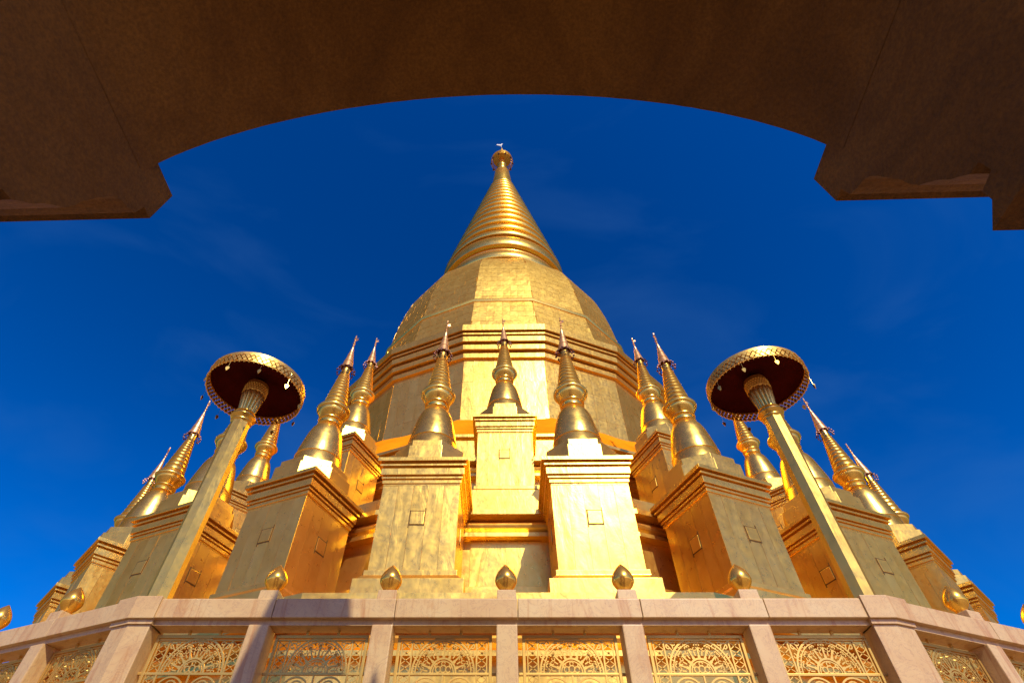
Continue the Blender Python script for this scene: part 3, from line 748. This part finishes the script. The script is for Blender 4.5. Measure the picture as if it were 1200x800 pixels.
def make_parasol(x, y, label, seed):
    t = thing('parasol', (x, y, Z(0.30)), label, 'parasol', 'ceremonial parasols on poles behind the balustrade')
    obj('pole', PM['pole'], t); obj('collar', PM['collar'], t)
    cp = obj('capital', PM['capital'], t); obj('capital_band', PM['capital_band'], cp)
    c = obj('canopy', PM['canopy'], t); obj('canopy_cap', PM['canopy_cap'], c); obj('valance', PM['valance'], c)
    rnd = random.Random(seed)
    for i in range(10):
        a = i*2*pi/10+0.15*seed; r = 0.283
        obj('leaf_pendant', PM['leaf_pendant'], c, M=Matrix.Translation((r*H*cos(a), r*H*sin(a), (2.051-0.01)*H)) @ Matrix.Rotation(a+pi/2+rnd.uniform(-0.7, 0.7), 4, 'Z'))
    return t
make_parasol(-1.515*H, 2.365*H, 'gold parasol with dark red lining on a tall pole, left of the pagoda', 1)
make_parasol(1.512*H, 2.365*H, 'gold parasol with dark red lining on a tall pole, right of the pagoda', 2)

# ------------------------------------------------------------------ gateway over the viewer
def build_gateway():
    G = thing('gateway', (-0.057, 0.812, EYE), 'dark brown stucco archway framing the view from directly overhead', 'gateway', None, radians(-0.7)); G.rotation_euler[1] = radians(0.2)
    hw = 1.0925; zs = 1.655; yb = -2.1
    pro = [(-0.14,1.7115),(-0.14,1.812),(0.0,1.812),(0.0,1.645),(-0.04,1.645),(-0.045,1.595),(-0.075,1.575),(-0.105,1.56),(-0.128,1.538),(-0.142,1.51),(-0.152,1.475),(-0.160,1.44),
           (-0.168,1.41),(-0.176,1.38),(-0.188,1.345),(-0.205,1.315),(-0.225,1.287),(-0.240,1.262),(-0.255,1.235),(-0.270,1.215),(-0.30,1.207),(-0.30,1.165),(-0.255,1.157),(-0.252,1.122),
           (-0.202,1.078),(-0.34,1.074),(-0.36,1.04),(-0.36,-EYE+0.01),(yb,-EYE+0.01),(yb,1.7115)]
    pro = [(y if y > -0.3 or y < -1 else y, z*0.967 if z > 0 else z) for y, z in pro]
    rnd = random.Random(4)
    pro2 = [(y+(rnd.uniform(-0.004, 0.004) if 4 < i < 20 else 0), z+(rnd.uniform(-0.004, 0.004) if 4 < i < 20 else 0)) for i, (y, z) in enumerate(pro)]
    for s in (-1, 1):
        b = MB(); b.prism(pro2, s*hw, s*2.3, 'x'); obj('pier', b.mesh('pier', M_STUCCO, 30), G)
    # arch block with its soffit
    R = 1.295; zc = 1.05; n = 90
    a1 = math.acos(hw/R)
    arc = []
    for i in range(n+1):
        x = hw*cos(pi*i/n)
        arc.append((x, 0.5*(1.657+0.688*sqrt(max(0, 1-(x/hw)**2))) + 0.5*(1.132+sqrt(1.213**2-x*x)) + (random.uniform(-0.002, 0.002) if 2 < i < n-2 else 0)))
    poly = [(-2.3, zs+0.001), (-2.3, 3.6), (2.3, 3.6), (2.3, zs+0.001)] + [(x, max(z, zs+0.0012)) for x, z in arc]
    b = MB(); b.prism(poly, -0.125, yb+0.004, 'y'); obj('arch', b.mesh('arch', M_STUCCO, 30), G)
    yc = -1.1
    T = lambda x0, x1, z0, z1: None
    b = MB(); b.sweep([(2.30,3.602),(2.2,3.8),(1.5,4.9),(1.5,5.05),(1.3,5.1),(0.9,6.1),(0.9,6.25),(0.75,6.3),(0.5,7.15)], 4, None, M=Matrix.Translation((0, yc, 0)) @ Matrix.Diagonal((1, 0.42, 1, 1)), cap=(True, True))
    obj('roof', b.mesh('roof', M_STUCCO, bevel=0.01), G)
    b = MB(); b.sweep([(0.53,7.14),(0.45,7.5),(0.37,7.91),(0.26,8.4),(0.14,8.95),(0.05,9.4),(0.0,9.6)], 16, 0.0, M=Matrix.Translation((0, yc, 0)))
    for sx in (-1, 1):
        for sy in (-1, 1): b.sweep([(0.10,6.2),(0.13,6.45),(0.08,6.75),(0.03,7.0),(0.0,7.12)], 12, 0.0, M=Matrix.Translation((0.68*sx, yc+0.27*sy, 0)))
    obj('pinnacle', b.mesh('pinnacle', M_STUCCO, 40), G)
build_gateway()
